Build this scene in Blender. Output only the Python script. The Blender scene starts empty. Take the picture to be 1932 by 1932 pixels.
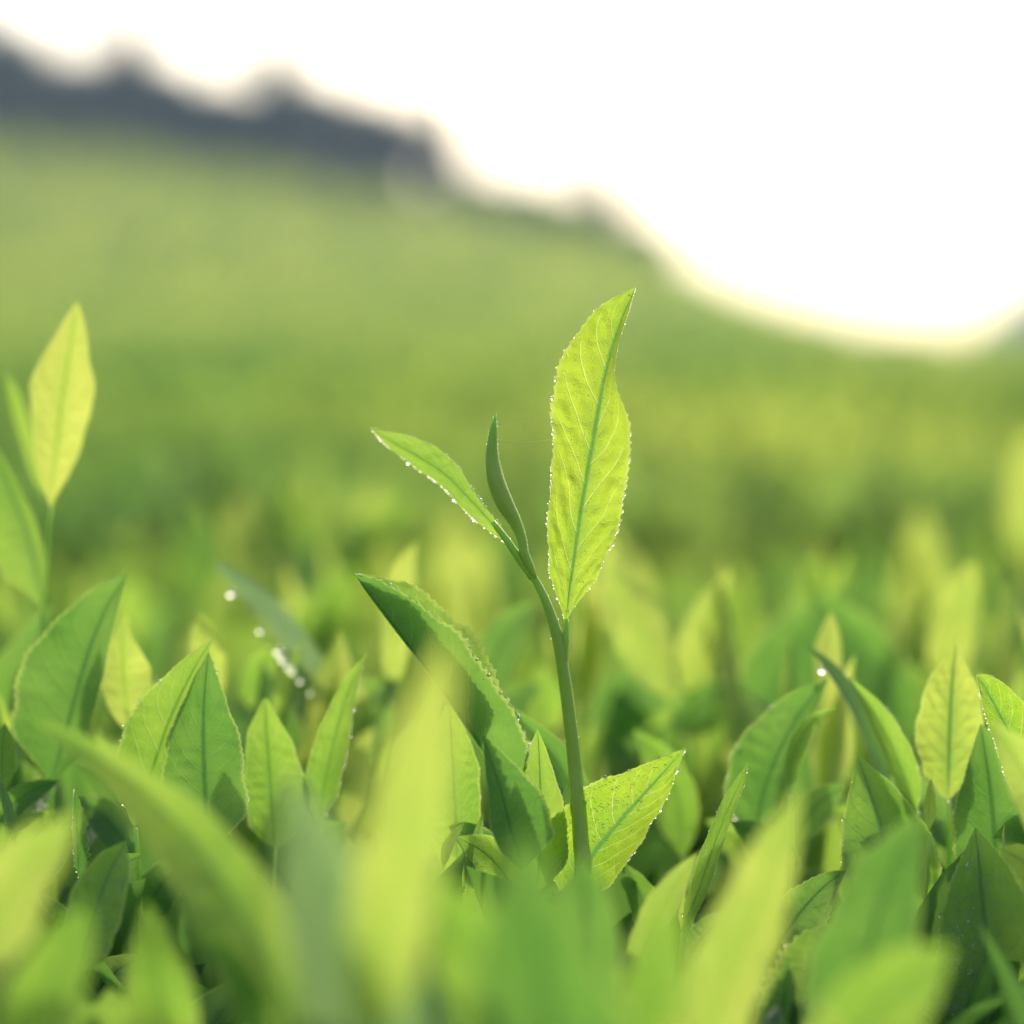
import bpy, bmesh, math, random
import numpy as np
from mathutils import Vector, Matrix, noise
R = math.radians

# ------------------------------------------------------------------ camera, sky, sun, exposure
sc = bpy.context.scene
C = sc.collection
FR = 0.31            # frame width per metre of distance
FOCUS = 0.50
camd = bpy.data.cameras.new('camera'); cam = bpy.data.objects.new('camera', camd); C.objects.link(cam)
camd.sensor_width = 36.0; camd.sensor_fit = 'HORIZONTAL'; camd.lens = 36.0 / FR
cam.location = (0, 0, 0); cam.rotation_euler = (R(90), 0, 0)
camd.clip_start = 0.01; camd.clip_end = 3000
camd.dof.use_dof = True; camd.dof.focus_distance = FOCUS
camd.dof.aperture_fstop = camd.lens / 13.0      # 13 mm wide entrance pupil
sc.camera = cam

SUN_EL, SUN_AZ = R(27), R(14)                    # behind the subject, a little to the right
w = bpy.data.worlds.new('World'); sc.world = w; w.use_nodes = True
nt = w.node_tree; nt.nodes.clear()
sky = nt.nodes.new('ShaderNodeTexSky'); sky.sky_type = 'NISHITA'; sky.sun_disc = False
sky.sun_elevation = SUN_EL; sky.sun_rotation = SUN_AZ
sky.air_density = 1.1; sky.dust_density = 3.5; sky.ozone_density = 1.0
bg = nt.nodes.new('ShaderNodeBackground'); bg.inputs[1].default_value = 0.15
wo = nt.nodes.new('ShaderNodeOutputWorld')
nt.links.new(sky.outputs[0], bg.inputs[0]); nt.links.new(bg.outputs[0], wo.inputs[0])
sd = bpy.data.lights.new('sun', 'SUN'); sun = bpy.data.objects.new('sun', sd); C.objects.link(sun)
sd.energy = 2.3; sd.angle = R(2.0); sd.color = (1.0, 0.93, 0.80)
sdir = Vector((math.sin(SUN_AZ) * math.cos(SUN_EL), math.cos(SUN_AZ) * math.cos(SUN_EL), math.sin(SUN_EL)))
sun.rotation_euler = sdir.to_track_quat('Z', 'Y').to_euler()
sun.location = (0, 0, 5)
vs = sc.view_settings
vs.view_transform = 'Standard'; vs.look = 'None'; vs.gamma = 1.0; vs.use_curve_mapping = False
vs.exposure = 0.62
cy = sc.cycles
cy.use_denoising = True; cy.max_bounces = 14; cy.transparent_max_bounces = 8
cy.sample_clamp_indirect = 6.0; cy.volume_bounces = 0

rng = random.Random(11)

# ------------------------------------------------------------------ helpers
def link(o, parent=None):
    C.objects.link(o)
    if parent is not None: o.parent = parent
    return o

def tag(o, label=None, cat=None, group=None, kind=None):
    if label: o['label'] = label
    if cat: o['category'] = cat
    if group: o['group'] = group
    if kind: o['kind'] = kind
    return o

def P(u, v, y):
    """a point seen at picture position u,v (1932 grid) standing y metres away"""
    return Vector(((u - 966) / 1932 * FR * y, y, -(v - 966) / 1932 * FR * y))

def cr(pts, n):
    """catmull-rom resampling of a list of equal-length tuples at n points (numpy)"""
    a = np.array(pts, float); m = len(a)
    if m == 2:
        t = np.linspace(0, 1, n)[:, None]; return a[0] * (1 - t) + a[1] * t
    d = np.r_[0, np.cumsum(np.linalg.norm(np.diff(a[:, :3], axis=0), axis=1))]; d /= d[-1]
    e = np.vstack([2 * a[0] - a[1], a, 2 * a[-1] - a[-2]])
    out = []
    for t in np.linspace(0, 1, n):
        i = min(int(np.searchsorted(d, t, side='right')) - 1, m - 2); i = max(i, 0)
        f = (t - d[i]) / max(d[i + 1] - d[i], 1e-9)
        p0, p1, p2, p3 = e[i], e[i + 1], e[i + 2], e[i + 3]
        out.append(0.5 * ((2 * p1) + (-p0 + p2) * f + (2 * p0 - 5 * p1 + 4 * p2 - p3) * f * f + (-p0 + 3 * p1 - 3 * p2 + p3) * f ** 3))
    return np.array(out)

def mesh_obj(name, verts, faces, mat, parent=None, uv=None, smooth=True):
    me = bpy.data.meshes.new(name)
    me.from_pydata([tuple(v) for v in verts], [], faces)
    if uv is not None:
        l = me.uv_layers.new(name='UVMap')
        idx = np.empty(len(me.loops), dtype=np.int32); me.loops.foreach_get('vertex_index', idx)
        l.data.foreach_set('uv', np.asarray(uv, dtype=np.float32)[idx].ravel())
    if smooth: me.polygons.foreach_set('use_smooth', [True] * len(me.polygons))
    me.materials.append(mat); me.update()
    return link(bpy.data.objects.new(name, me), parent)

PROF_T = [0, .08, .22, .38, .55, .72, .87, .95, 1]
PROF_W = [.06, .34, .78, 1.0, .97, .76, .42, .19, 0]

def leaf_grid(mid, side, nrm, wl, wr, zl, zr, teeth=0.05, nteeth=26, nw=7, curve=1.6, wav=0.0, seed=0, puck=0.0):
    """mid (n,3), side/nrm (n,3) unit vectors, half widths and fold offsets (n,) -> verts, faces, uv, edge list"""
    n = len(mid); rr = random.Random(seed); ph = rr.random() * 6
    S = np.linspace(-1, 1, 2 * nw + 1)
    verts = []; uv = []
    for i in range(n):
        t = i / (n - 1)
        for s in S:
            a = abs(s); wd, zz = (wl[i], zl[i]) if s < 0 else (wr[i], zr[i])
            k = 1.0
            if a > .8 and teeth:
                f = (t * nteeth + (0.5 if s > 0 else 0)) % 1.0
                k += teeth * (f ** 1.5 - .35) * (a - .8) / .2 * (1 if .04 < t < .97 else 0)
            lat = math.copysign(1, s) * wd * a * k if s else 0
            dep = zz * a ** curve
            if wav: dep += wav * wd * a * math.sin(t * 13 + ph + (1.5 if s > 0 else 0)) * (a ** 2)
            if puck:
                qv = t * 9 - a * 1.35 - .8 * a * a + (.43 if s > 0 else 0) + .12 * math.sin(t * 23 + ph)
                nn_ = noise.noise(Vector((t * 26, s * 3.2, ph)))
                dep -= puck * (.55 * math.cos(2 * math.pi * qv) * (.6 + nn_) + 1.5 * nn_ + .7 * noise.noise(Vector((t * 60, s * 8, ph)))) * 4 * a * (1 - a * .85) * min(1, wd / .004)
            verts.append(mid[i] + side[i] * lat + nrm[i] * dep); uv.append((t, .5 + .5 * s))
    W = 2 * nw + 1; faces = []
    for i in range(n - 1):
        for j in range(W - 1):
            b = i * W + j; faces.append((b, b + 1, b + 1 + W, b + W))
    return np.array(verts), faces, uv, W

def tube(path, rad, seg=10):
    """path (n,3), rad (n,) -> verts, faces, uv"""
    n = len(path); verts = []; faces = []; uv = []
    up = np.array([0.13, 1, 0.05])
    for i in range(n):
        T = path[min(i + 1, n - 1)] - path[max(i - 1, 0)]; T = T / (np.linalg.norm(T) + 1e-12)
        a = np.cross(up, T); a /= np.linalg.norm(a) + 1e-12; b = np.cross(T, a)
        for k in range(seg):
            th = 2 * math.pi * k / seg
            verts.append(path[i] + rad[i] * (math.cos(th) * a + math.sin(th) * b)); uv.append((i / (n - 1), k / seg))
    for i in range(n - 1):
        for k in range(seg):
            b0 = i * seg + k; b1 = i * seg + (k + 1) % seg; faces.append((b0, b1, b1 + seg, b0 + seg))
    faces.append(tuple(range(seg))[::-1]); faces.append(tuple((n - 1) * seg + k for k in range(seg)))
    return np.array(verts), faces, uv

_bm = bmesh.new(); bmesh.ops.create_icosphere(_bm, subdivisions=2, radius=1)
ICO_V = np.array([v.co[:] for v in _bm.verts]); ICO_F = np.array([[v.index for v in f.verts] for f in _bm.faces]); _bm.free()

def drops_mesh(name, items, mat, parent, stuff=True):
    """items: list of (pos, radius, normal or None): beads, flattened along the normal when they lie on a face"""
    V = []; F = []; k = 0
    for p, r, nn in items:
        v = ICO_V * r
        if nn is not None:
            nn = np.array(nn) / (np.linalg.norm(nn) + 1e-12)
            v = v - np.outer(v @ nn, nn) * .45
        V.append(v + np.array(p)); F.append(ICO_F + k); k += len(ICO_V)
    o = mesh_obj(name, np.vstack(V), np.vstack(F).tolist(), mat, parent)
    if stuff: o['kind'] = 'stuff'
    return o

# ------------------------------------------------------------------ materials
class NT:
    def __init__(s, name):
        s.m = bpy.data.materials.new(name); s.m.use_nodes = True; s.t = s.m.node_tree; s.t.nodes.clear()
    def n(s, typ, **kw):
        x = s.t.nodes.new(typ)
        for k, v in kw.items(): setattr(x, k, v)
        return x
    def l(s, a, b): s.t.links.new(a, b)
    def val(s, x, inp):
        if isinstance(x, (int, float)): inp.default_value = x
        elif isinstance(x, tuple): inp.default_value = x if len(x) == len(inp.default_value) else (*x, 1)
        else: s.l(x, inp)
    def math(s, op, a, b=None, c=None, clamp=False):
        x = s.n('ShaderNodeMath', operation=op, use_clamp=clamp)
        for i, q in enumerate((a, b, c)):
            if q is not None: s.val(q, x.inputs[i])
        return x.outputs[0]
    def mix(s, f, a, b):
        x = s.n('ShaderNodeMix', data_type='RGBA')
        s.val(f, x.inputs[0]); s.val(a, x.inputs[6]); s.val(b, x.inputs[7]); return x.outputs[2]
    def ramp(s, f, lo, hi):
        x = s.n('ShaderNodeMapRange', interpolation_type='SMOOTHSTEP')
        s.val(f, x.inputs[0]); x.inputs[1].default_value = lo; x.inputs[2].default_value = hi
        return x.outputs[0]
    def out(s, sh):
        o = s.n('ShaderNodeOutputMaterial'); s.l(sh, o.inputs[0]); return s.m

def leaf_material(name, refl, trans, tmix=0.6, rough=0.42, vein=(0.75, 0.85, 0.25), rib=(0.10, 0.26, 0.04), detail=1.0, spec=.5, coat=0.0, veinf=.55):
    k = NT(name)
    uvn = k.n('ShaderNodeUVMap'); sep = k.n('ShaderNodeSeparateXYZ'); k.l(uvn.outputs[0], sep.inputs[0])
    t, v = sep.outputs[0], sep.outputs[1]
    sg = k.math('SUBTRACT', v, .5); s = k.math('MULTIPLY', k.math('ABSOLUTE', sg), 2.0)
    obj = k.n('ShaderNodeTexCoord'); 
    nz = k.n('ShaderNodeTexNoise'); nz.inputs['Scale'].default_value = 160; nz.inputs['Detail'].default_value = 3; k.l(obj.outputs['Object'], nz.inputs['Vector'])
    nb = k.n('ShaderNodeTexNoise'); nb.inputs['Scale'].default_value = 45; nb.inputs['Detail'].default_value = 2; k.l(obj.outputs['Object'], nb.inputs['Vector'])
    nzf = nz.outputs[0]
    # lateral veins: rise toward the edge and bow upward
    side = k.math('GREATER_THAN', v, .5)
    q = k.math('SUBTRACT', k.math('MULTIPLY', t, 9.0), k.math('MULTIPLY', s, 1.35))
    q = k.math('SUBTRACT', q, k.math('MULTIPLY', k.math('MULTIPLY', s, s), .8))
    q = k.math('ADD', q, k.math('MULTIPLY', side, .43))
    q = k.math('ADD', q, k.math('MULTIPLY', k.math('SUBTRACT', nb.outputs[0], .5), 2.2))
    d = k.math('ABSOLUTE', k.math('SUBTRACT', k.math('FRACT', q), .5))
    lat = k.math('SUBTRACT', 1.0, k.ramp(d, .012, .05))
    lat = k.math('MULTIPLY', lat, k.math('SUBTRACT', 1.0, k.ramp(s, .72, .92)))
    # fine net between them
    vo = k.n('ShaderNodeTexVoronoi', feature='DISTANCE_TO_EDGE'); vo.inputs['Scale'].default_value = 950
    k.l(obj.outputs['Object'], vo.inputs['Vector'])
    net = k.math('SUBTRACT', 1.0, k.ramp(vo.outputs[0], .01, .07))
    ribm = k.math('SUBTRACT', 1.0, k.ramp(s, .012, .085))
    ribsoft = k.math('SUBTRACT', 1.0, k.ramp(s, .0, .5))
    tc = k.mix(k.math('MULTIPLY', k.ramp(nb.outputs[0], .35, .7), .75 * detail), trans, tuple(x * y for x, y in zip(trans, (.48, .74, .5))))
    tc = k.mix(k.math('MULTIPLY', k.ramp(nzf, .4, .7), .3 * detail), tc, tuple(min(1, x * 1.15) for x in trans))
    tc = k.mix(k.math('MULTIPLY', net, .34 * detail), tc, tuple(min(1, a * .6 + b * .4) for a, b in zip(trans, vein)))
    tc = k.mix(k.math('MULTIPLY', lat, veinf * detail), tc, vein)
    tc = k.mix(k.math('MULTIPLY', ribsoft, .28), tc, rib)
    tc = k.mix(k.math('MULTIPLY', ribm, .88), tc, rib)
    rc = k.mix(k.math('MULTIPLY', lat, .35 * detail), refl, tuple(min(1, x * 1.8) for x in refl))
    rim = k.math('MULTIPLY', k.ramp(s, .90, .98), .55)  # rim light painted into the colour of the naturally paler leaf margin
    rc = k.mix(rim, rc, (.34, .46, .14)); tc = k.mix(rim, tc, (.62, .74, .18))
    hgt = k.math('SUBTRACT', k.math('ADD', nzf, k.math('MULTIPLY', net, -.25)), k.math('MULTIPLY', k.math('ADD', lat, ribm), .6))
    bp = k.n('ShaderNodeBump'); bp.inputs['Strength'].default_value = .5 * detail; bp.inputs['Distance'].default_value = .0005; k.l(hgt, bp.inputs['Height'])
    pr = k.n('ShaderNodeBsdfPrincipled'); k.val(rc, pr.inputs['Base Color']); pr.inputs['Roughness'].default_value = rough
    pr.inputs['Specular IOR Level'].default_value = spec; pr.inputs['Coat Weight'].default_value = coat; pr.inputs['Coat Roughness'].default_value = .25
    k.l(bp.outputs[0], pr.inputs['Normal'])
    tr = k.n('ShaderNodeBsdfTranslucent'); k.val(tc, tr.inputs[0]); k.l(bp.outputs[0], tr.inputs[1])
    mx = k.n('ShaderNodeMixShader'); mx.inputs[0].default_value = tmix
    k.l(pr.outputs[0], mx.inputs[1]); k.l(tr.outputs[0], mx.inputs[2])
    return k.out(mx.outputs[0])

M = {}
M['hero']  = leaf_material('wet_young_leaf', (.14, .26, .05), (.49, .66, .045), .62, .40, vein=(.85, .92, .30), rib=(.10, .30, .06))
M['young'] = leaf_material('young_leaf', (.16, .28, .06), (.62, .70, .12), .64, .42, vein=(.8, .85, .3), rib=(.30, .50, .05))
M['fresh'] = leaf_material('fresh_leaf', (.13, .24, .06), (.40, .60, .07), .6, .42, vein=(.6, .75, .2), rib=(.12, .30, .03))
M['green'] = leaf_material('green_leaf', (.12, .24, .07), (.24, .44, .07), .55, .38, vein=(.35, .55, .1), rib=(.06, .18, .03), veinf=.3)
M['deep']  = leaf_material('deep_green_leaf', (.17, .30, .08), (.36, .56, .07), .5, .36, vein=(.2, .4, .1), rib=(.08, .20, .06), veinf=.4, coat=.3)

M['ribbed'] = leaf_material('rib_shadow_leaf', (.17, .27, .06), (.66, .72, .12), .62, .42, vein=(.22, .42, .05), rib=(.05, .20, .04), veinf=.7)  # shadows between the ribs painted in as dark vein colour
M['waxy'] = leaf_material('sky_sheen_leaf', (.32, .42, .22), (.42, .56, .18), .45, .4, vein=(.3, .5, .2), rib=(.10, .25, .10), veinf=.3, coat=.15)  # pale sky sheen painted into the leaf colour

def stem_material():
    k = NT('green_stem'); tc = k.n('ShaderNodeTexCoord')
    nz = k.n('ShaderNodeTexNoise'); nz.inputs['Scale'].default_value = 900; nz.inputs['Detail'].default_value = 3; k.l(tc.outputs['Object'], nz.inputs['Vector'])
    nb = k.n('ShaderNodeTexNoise'); nb.inputs['Scale'].default_value = 60; k.l(tc.outputs['Object'], nb.inputs['Vector'])
    c = k.mix(k.ramp(nb.outputs[0], .35, .65), (.38, .50, .05), (.46, .58, .08))
    bp = k.n('ShaderNodeBump'); bp.inputs['Strength'].default_value = .5; bp.inputs['Distance'].default_value = .0002; k.l(nz.outputs[0], bp.inputs['Height'])
    pr = k.n('ShaderNodeBsdfPrincipled'); k.val(c, pr.inputs['Base Color']); pr.inputs['Roughness'].default_value = .45
    pr.inputs['Subsurface Weight'].default_value = .35; pr.inputs['Subsurface Radius'].default_value = (.3, .6, .1); pr.inputs['Subsurface Scale'].default_value = .004
    k.l(bp.outputs[0], pr.inputs['Normal']); return k.out(pr.outputs[0])
M['stem'] = stem_material()

def plain(name, col, rough=.5, **kw):
    k = NT(name); pr = k.n('ShaderNodeBsdfPrincipled'); k.val(col, pr.inputs['Base Color']); pr.inputs['Roughness'].default_value = rough
    for a, b in kw.items(): pr.inputs[a.replace('_', ' ')].default_value = b
    return k.out(pr.outputs[0])
M['dew'] = plain('dew', (1, 1, 1), .17, Transmission_Weight=1.0, IOR=1.33)
M['silk'] = plain('spider_silk', (.8, .85, .8), .3)
M['tip'] = plain('brown_leaf_tip', (.05, .03, .015), .6)

def far_leaf_material(name, refl, ta, tb, tmix, scale=1.2, upslope=0.0):
    """distant foliage: two leaf tones in patches, shifting up the slope by upslope"""
    k = NT(name); tc = k.n('ShaderNodeTexCoord')
    nz = k.n('ShaderNodeTexNoise'); nz.inputs['Scale'].default_value = scale; nz.inputs['Detail'].default_value = 3; k.l(tc.outputs['Object'], nz.inputs['Vector'])
    sp = k.n('ShaderNodeSeparateXYZ'); k.l(tc.outputs['Object'], sp.inputs[0])
    up_ = k.math('MULTIPLY', k.math('SUBTRACT', k.ramp(k.math('ADD', sp.outputs[1], k.math('MULTIPLY', sp.outputs[0], -1.2)), 4, 75), .5), upslope)
    c = k.mix(k.ramp(k.math('ADD', nz.outputs[0], up_), .38, .62), ta, tb)
    d = k.n('ShaderNodeBsdfPrincipled'); k.val(refl, d.inputs['Base Color']); d.inputs['Roughness'].default_value = .5
    tr = k.n('ShaderNodeBsdfTranslucent'); k.l(c, tr.inputs[0])
    mx = k.n('ShaderNodeMixShader'); mx.inputs[0].default_value = tmix; k.l(d.outputs[0], mx.inputs[1]); k.l(tr.outputs[0], mx.inputs[2])
    return k.out(mx.outputs[0])
M['field'] = far_leaf_material('field_leaf', (.10, .19, .05), (.12, .30, .06), (.62, .74, .12), .55, .6, .10)
M['under'] = far_leaf_material('undergrowth_leaf', (.10, .21, .05), (.18, .40, .06), (.34, .54, .07), .5, 9)
M['undertop'] = far_leaf_material('young_undergrowth_leaf', (.10, .20, .05), (.20, .42, .06), (.44, .58, .09), .5, 14)
M['conifer'] = far_leaf_material('conifer_needles', (.035, .055, .04), (.04, .07, .04), (.05, .09, .05), .2)
M['bark'] = plain('bark', (.08, .06, .045), .9)

# ------------------------------------------------------------------ terrain
RX = np.array([-22, -12, -9, -6, -3.5, -1.7, 0, 1.7, 3.6, 4.5, 5.6, 6.9, 8.5, 10.5, 12.5, 16, 24])
RV = np.array([220, 276, 303, 338, 373, 393, 408, 425, 475, 512, 545, 585, 610, 622, 622, 618, 610])
RZ = -(RV - 966) / 1932 * FR * 80
def ridge(x): return np.interp(x, RX, RZ)
def slope(x, y):
    y = np.asarray(y, float); x = np.asarray(x, float)
    f = np.clip(y, 0, 80) / 80
    h = ridge(x * np.clip(1.0, 0, 1)) * (.55 * f ** 1.1 + .45 * f ** 3)
    return h - np.clip(y - 80, 0, None) * .03
def canopy(x, y):
    """height of the plucked tea tops: hedge rows run across the slope"""
    y = np.asarray(y, float)
    row = np.clip((y - 1.5) / 2.0, 0, 1) * .24 * (np.abs(np.sin(y * math.pi / 1.9 + .5 * np.sin(np.asarray(x) * .9) + .3 * np.sin(np.asarray(x) * 2.3 + y))) ** .6 - .8) * np.clip(1.3 - y / 60, .4, 1)
    return slope(x, y) - .065 + row
def ground_z(x, y): return slope(x, y) - .62

def sheet(name, ys, xs_of, zf, mat, **kw):
    V = []; nx = None
    for y in ys:
        xs = xs_of(y); nx = len(xs)
        for x in xs: V.append((x, y, float(zf(x, y))))
    F = [(i * nx + j, i * nx + j + 1, (i + 1) * nx + j + 1, (i + 1) * nx + j) for i in range(len(ys) - 1) for j in range(nx - 1)]
    o = mesh_obj(name, V, F, mat); tag(o, **kw); return o

def soil_material():
    k = NT('soil'); tc = k.n('ShaderNodeTexCoord')
    nz = k.n('ShaderNodeTexNoise'); nz.inputs['Scale'].default_value = 3; nz.inputs['Detail'].default_value = 8; k.l(tc.outputs['Object'], nz.inputs['Vector'])
    c = k.mix(k.ramp(nz.outputs[0], .4, .6), (.03, .05, .015), (.055, .06, .025))
    pr = k.n('ShaderNodeBsdfPrincipled'); k.val(c, pr.inputs['Base Color']); pr.inputs['Roughness'].default_value = .9
    return k.out(pr.outputs[0])
M['soil'] = soil_material()
ys = np.r_[-40, -15, -5, -1, 0, .5, 1, 2, 3, 5, 7, 10, 14, 19, 25, 32, 40, 50, 60, 70, 76, 80, 84, 90, 100, 130, 180, 300, 700]
xs = np.r_[-600, -200, -80, -40, -28, -22, np.arange(-18, 19, 1.5), 22, 28, 40, 80, 200, 600]
sheet('ground', ys, lambda y: xs, lambda x, y: ground_z(x, y) if y > 0 else -.62, M['soil'], kind='structure')

def hill_material():
    k = NT('far_hill'); tc = k.n('ShaderNodeTexCoord')
    nz = k.n('ShaderNodeTexNoise'); nz.inputs['Scale'].default_value = .05; nz.inputs['Detail'].default_value = 6; k.l(tc.outputs['Object'], nz.inputs['Vector'])
    c = k.mix(k.ramp(nz.outputs[0], .4, .6), (.04, .07, .035), (.07, .11, .05))
    pr = k.n('ShaderNodeBsdfPrincipled'); k.val(c, pr.inputs['Base Color']); pr.inputs['Roughness'].default_value = .95
    return k.out(pr.outputs[0])
hx = np.linspace(20, 190, 60)
def hill_z(x, y):
    top = np.interp(x, [20, 36, 45, 52, 60, 80, 120, 190], [2, 11, 17.5, 23.5, 28.0, 38, 50, 24])
    return -8 + (top + 8) * math.cos(max(-1, min(1, (y - 330) / 110)) * math.pi / 2) + 1.0 * noise.noise(Vector((x * .07, y * .07, 3)))
sheet('far_hill', np.linspace(220, 440, 34), lambda y: hx, hill_z, hill_material(), kind='structure')

# ------------------------------------------------------------------ generic scatter of folded leaves (for masses)
def leaf_cloud(pos, length, width, dirv, nrm):
    """arrays (n,3),(n,),(n,),(n,3),(n,3): each leaf = 6 verts, 4 quads/tris, folded on its midrib"""
    dirv = dirv / np.linalg.norm(dirv, axis=1, keepdims=True)
    side = np.cross(dirv, nrm); side /= np.linalg.norm(side, axis=1, keepdims=True) + 1e-9
    up = np.cross(side, dirv)
    L = length[:, None]; W = width[:, None]
    a = pos; b = pos + dirv * L * .45 - up * W * .25; c = pos + dirv * L - up * L * .12
    l1 = pos + dirv * L * .35 - side * W + up * W * .3; r1 = pos + dirv * L * .35 + side * W + up * W * .3
    l2 = pos + dirv * L * .72 - side * W * .72 + up * W * .12; r2 = pos + dirv * L * .72 + side * W * .72 + up * W * .12
    V = np.stack([a, b, c, l1, r1, l2, r2], 1).reshape(-1, 3)
    k = np.arange(len(pos))[:, None] * 7
    F = np.concatenate([k + np.array([[0, 1, 3]]), k + np.array([[0, 4, 1]]), k + np.array([[3, 1, 5]]), k + np.array([[1, 4, 6]]), k + np.array([[5, 1, 2]]), k + np.array([[1, 6, 2]])])
    return V, F
def np_mesh(name, V, F, mat, parent=None):
    me = bpy.data.meshes.new(name)
    me.vertices.add(len(V)); me.vertices.foreach_set('co', V.astype(np.float32).ravel())
    me.loops.add(len(F) * 3); me.loops.foreach_set('vertex_index', F.astype(np.int32).ravel())
    me.polygons.add(len(F)); me.polygons.foreach_set('loop_start', np.arange(len(F), dtype=np.int32) * 3)
    me.polygons.foreach_set('loop_total', np.full(len(F), 3, np.int32))
    me.materials.append(mat); me.update(); me.validate()
    return link(bpy.data.objects.new(name, me), parent)

g = np.random.default_rng(5)
# tea field beyond the near bushes
N = 90000
y = 1.5 * (82 / 1.5) ** (g.random(N) ** .9)
x = (g.random(N) - .5) * (FR * y * 1.5 + 1.2)
sz = .045 * np.clip(y / 2.5, 1, None) ** .62
z = canopy(x, y) - g.random(N) ** 1.5 * .16 * np.clip(y / 6, 1, 4)
keep = np.ones(N, bool)
dirv = np.stack([g.normal(0, .5, N), g.normal(0, .5, N), .5 + g.random(N)], 1)
V, F = leaf_cloud(np.stack([x, y, z], 1), sz * (.8 + .5 * g.random(N)), sz * .22 * (.8 + .5 * g.random(N)), dirv, g.normal(0, 1, (N, 3)) + np.array([0, -.8, .5]))
tag(np_mesh('tea_field', V, F, M['field']), kind='stuff')
# undergrowth: the closed mass of leaves that the shoots rise from
def rich_cloud(pos, length, width, dirv, nrm, q):
    """like leaf_cloud, each leaf a curled 9 x 5 grid"""
    n = len(pos); dirv = dirv / np.linalg.norm(dirv, axis=1, keepdims=True)
    side = np.cross(dirv, nrm); side /= np.linalg.norm(side, axis=1, keepdims=True) + 1e-9; up = np.cross(side, dirv)
    curl = q.uniform(-.1, .7, n)[:, None]; fold = q.uniform(.1, .7, n)[:, None]; tw = q.uniform(-.6, .6, n)[:, None]
    V = []
    for t in np.linspace(0, 1, 9):
        c = pos + dirv * length[:, None] * (t - .12 * curl * t ** 3) + up * length[:, None] * curl * -.35 * t * t
        wd = np.interp(t, PROF_T, PROF_W) * width[:, None]
        sd_ = side * np.cos(tw * t) + up * np.sin(tw * t); ud = up * np.cos(tw * t) - side * np.sin(tw * t)
        for a in (-1, -.5, 0, .5, 1): V.append(c + sd_ * wd * a + ud * wd * fold * abs(a) ** 1.4)
    V = np.stack(V, 1).reshape(-1, 3); k = np.arange(n)[:, None] * 45; F = []
    for i in range(8):
        for j in range(4):
            b = i * 5 + j; F += [k + np.array([[b, b + 1, b + 6]]), k + np.array([[b, b + 6, b + 5]])]
    return V, np.concatenate(F)
def under(N, y0, y1, top, depth, mat, name, wk=.24):
    y = y0 + (y1 - y0) * g.random(N) ** .8
    x = (g.random(N) - .5) * (FR * y * 1.3 + .06)
    z = canopy(x, y) + top - depth * g.random(N)
    dirv = np.stack([g.normal(0, .75, N), g.normal(0, .75, N), .25 + g.random(N)], 1)
    sz = .042 * (.7 + .6 * g.random(N))
    V, F = rich_cloud(np.stack([x, y, z], 1), sz, sz * wk * (.7 + .5 * g.random(N)), dirv, g.normal(0, 1, (N, 3)) + np.array([0, -.6, .7]), g)
    o = np_mesh(name, V, F, M[mat]); o.data.polygons.foreach_set('use_smooth', [True] * len(o.data.polygons)); tag(o, kind='stuff')
under(2600, .40, .75, -.040, .05, 'under', 'tea_undergrowth')
under(5200, .28, .75, -.055, .09, 'under', 'tea_undergrowth')
under(5200, .70, 1.7, -.045, .09, 'under', 'tea_undergrowth')
under(2600, .62, 1.7, -.035, .03, 'undertop', 'tea_undergrowth')

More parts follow.
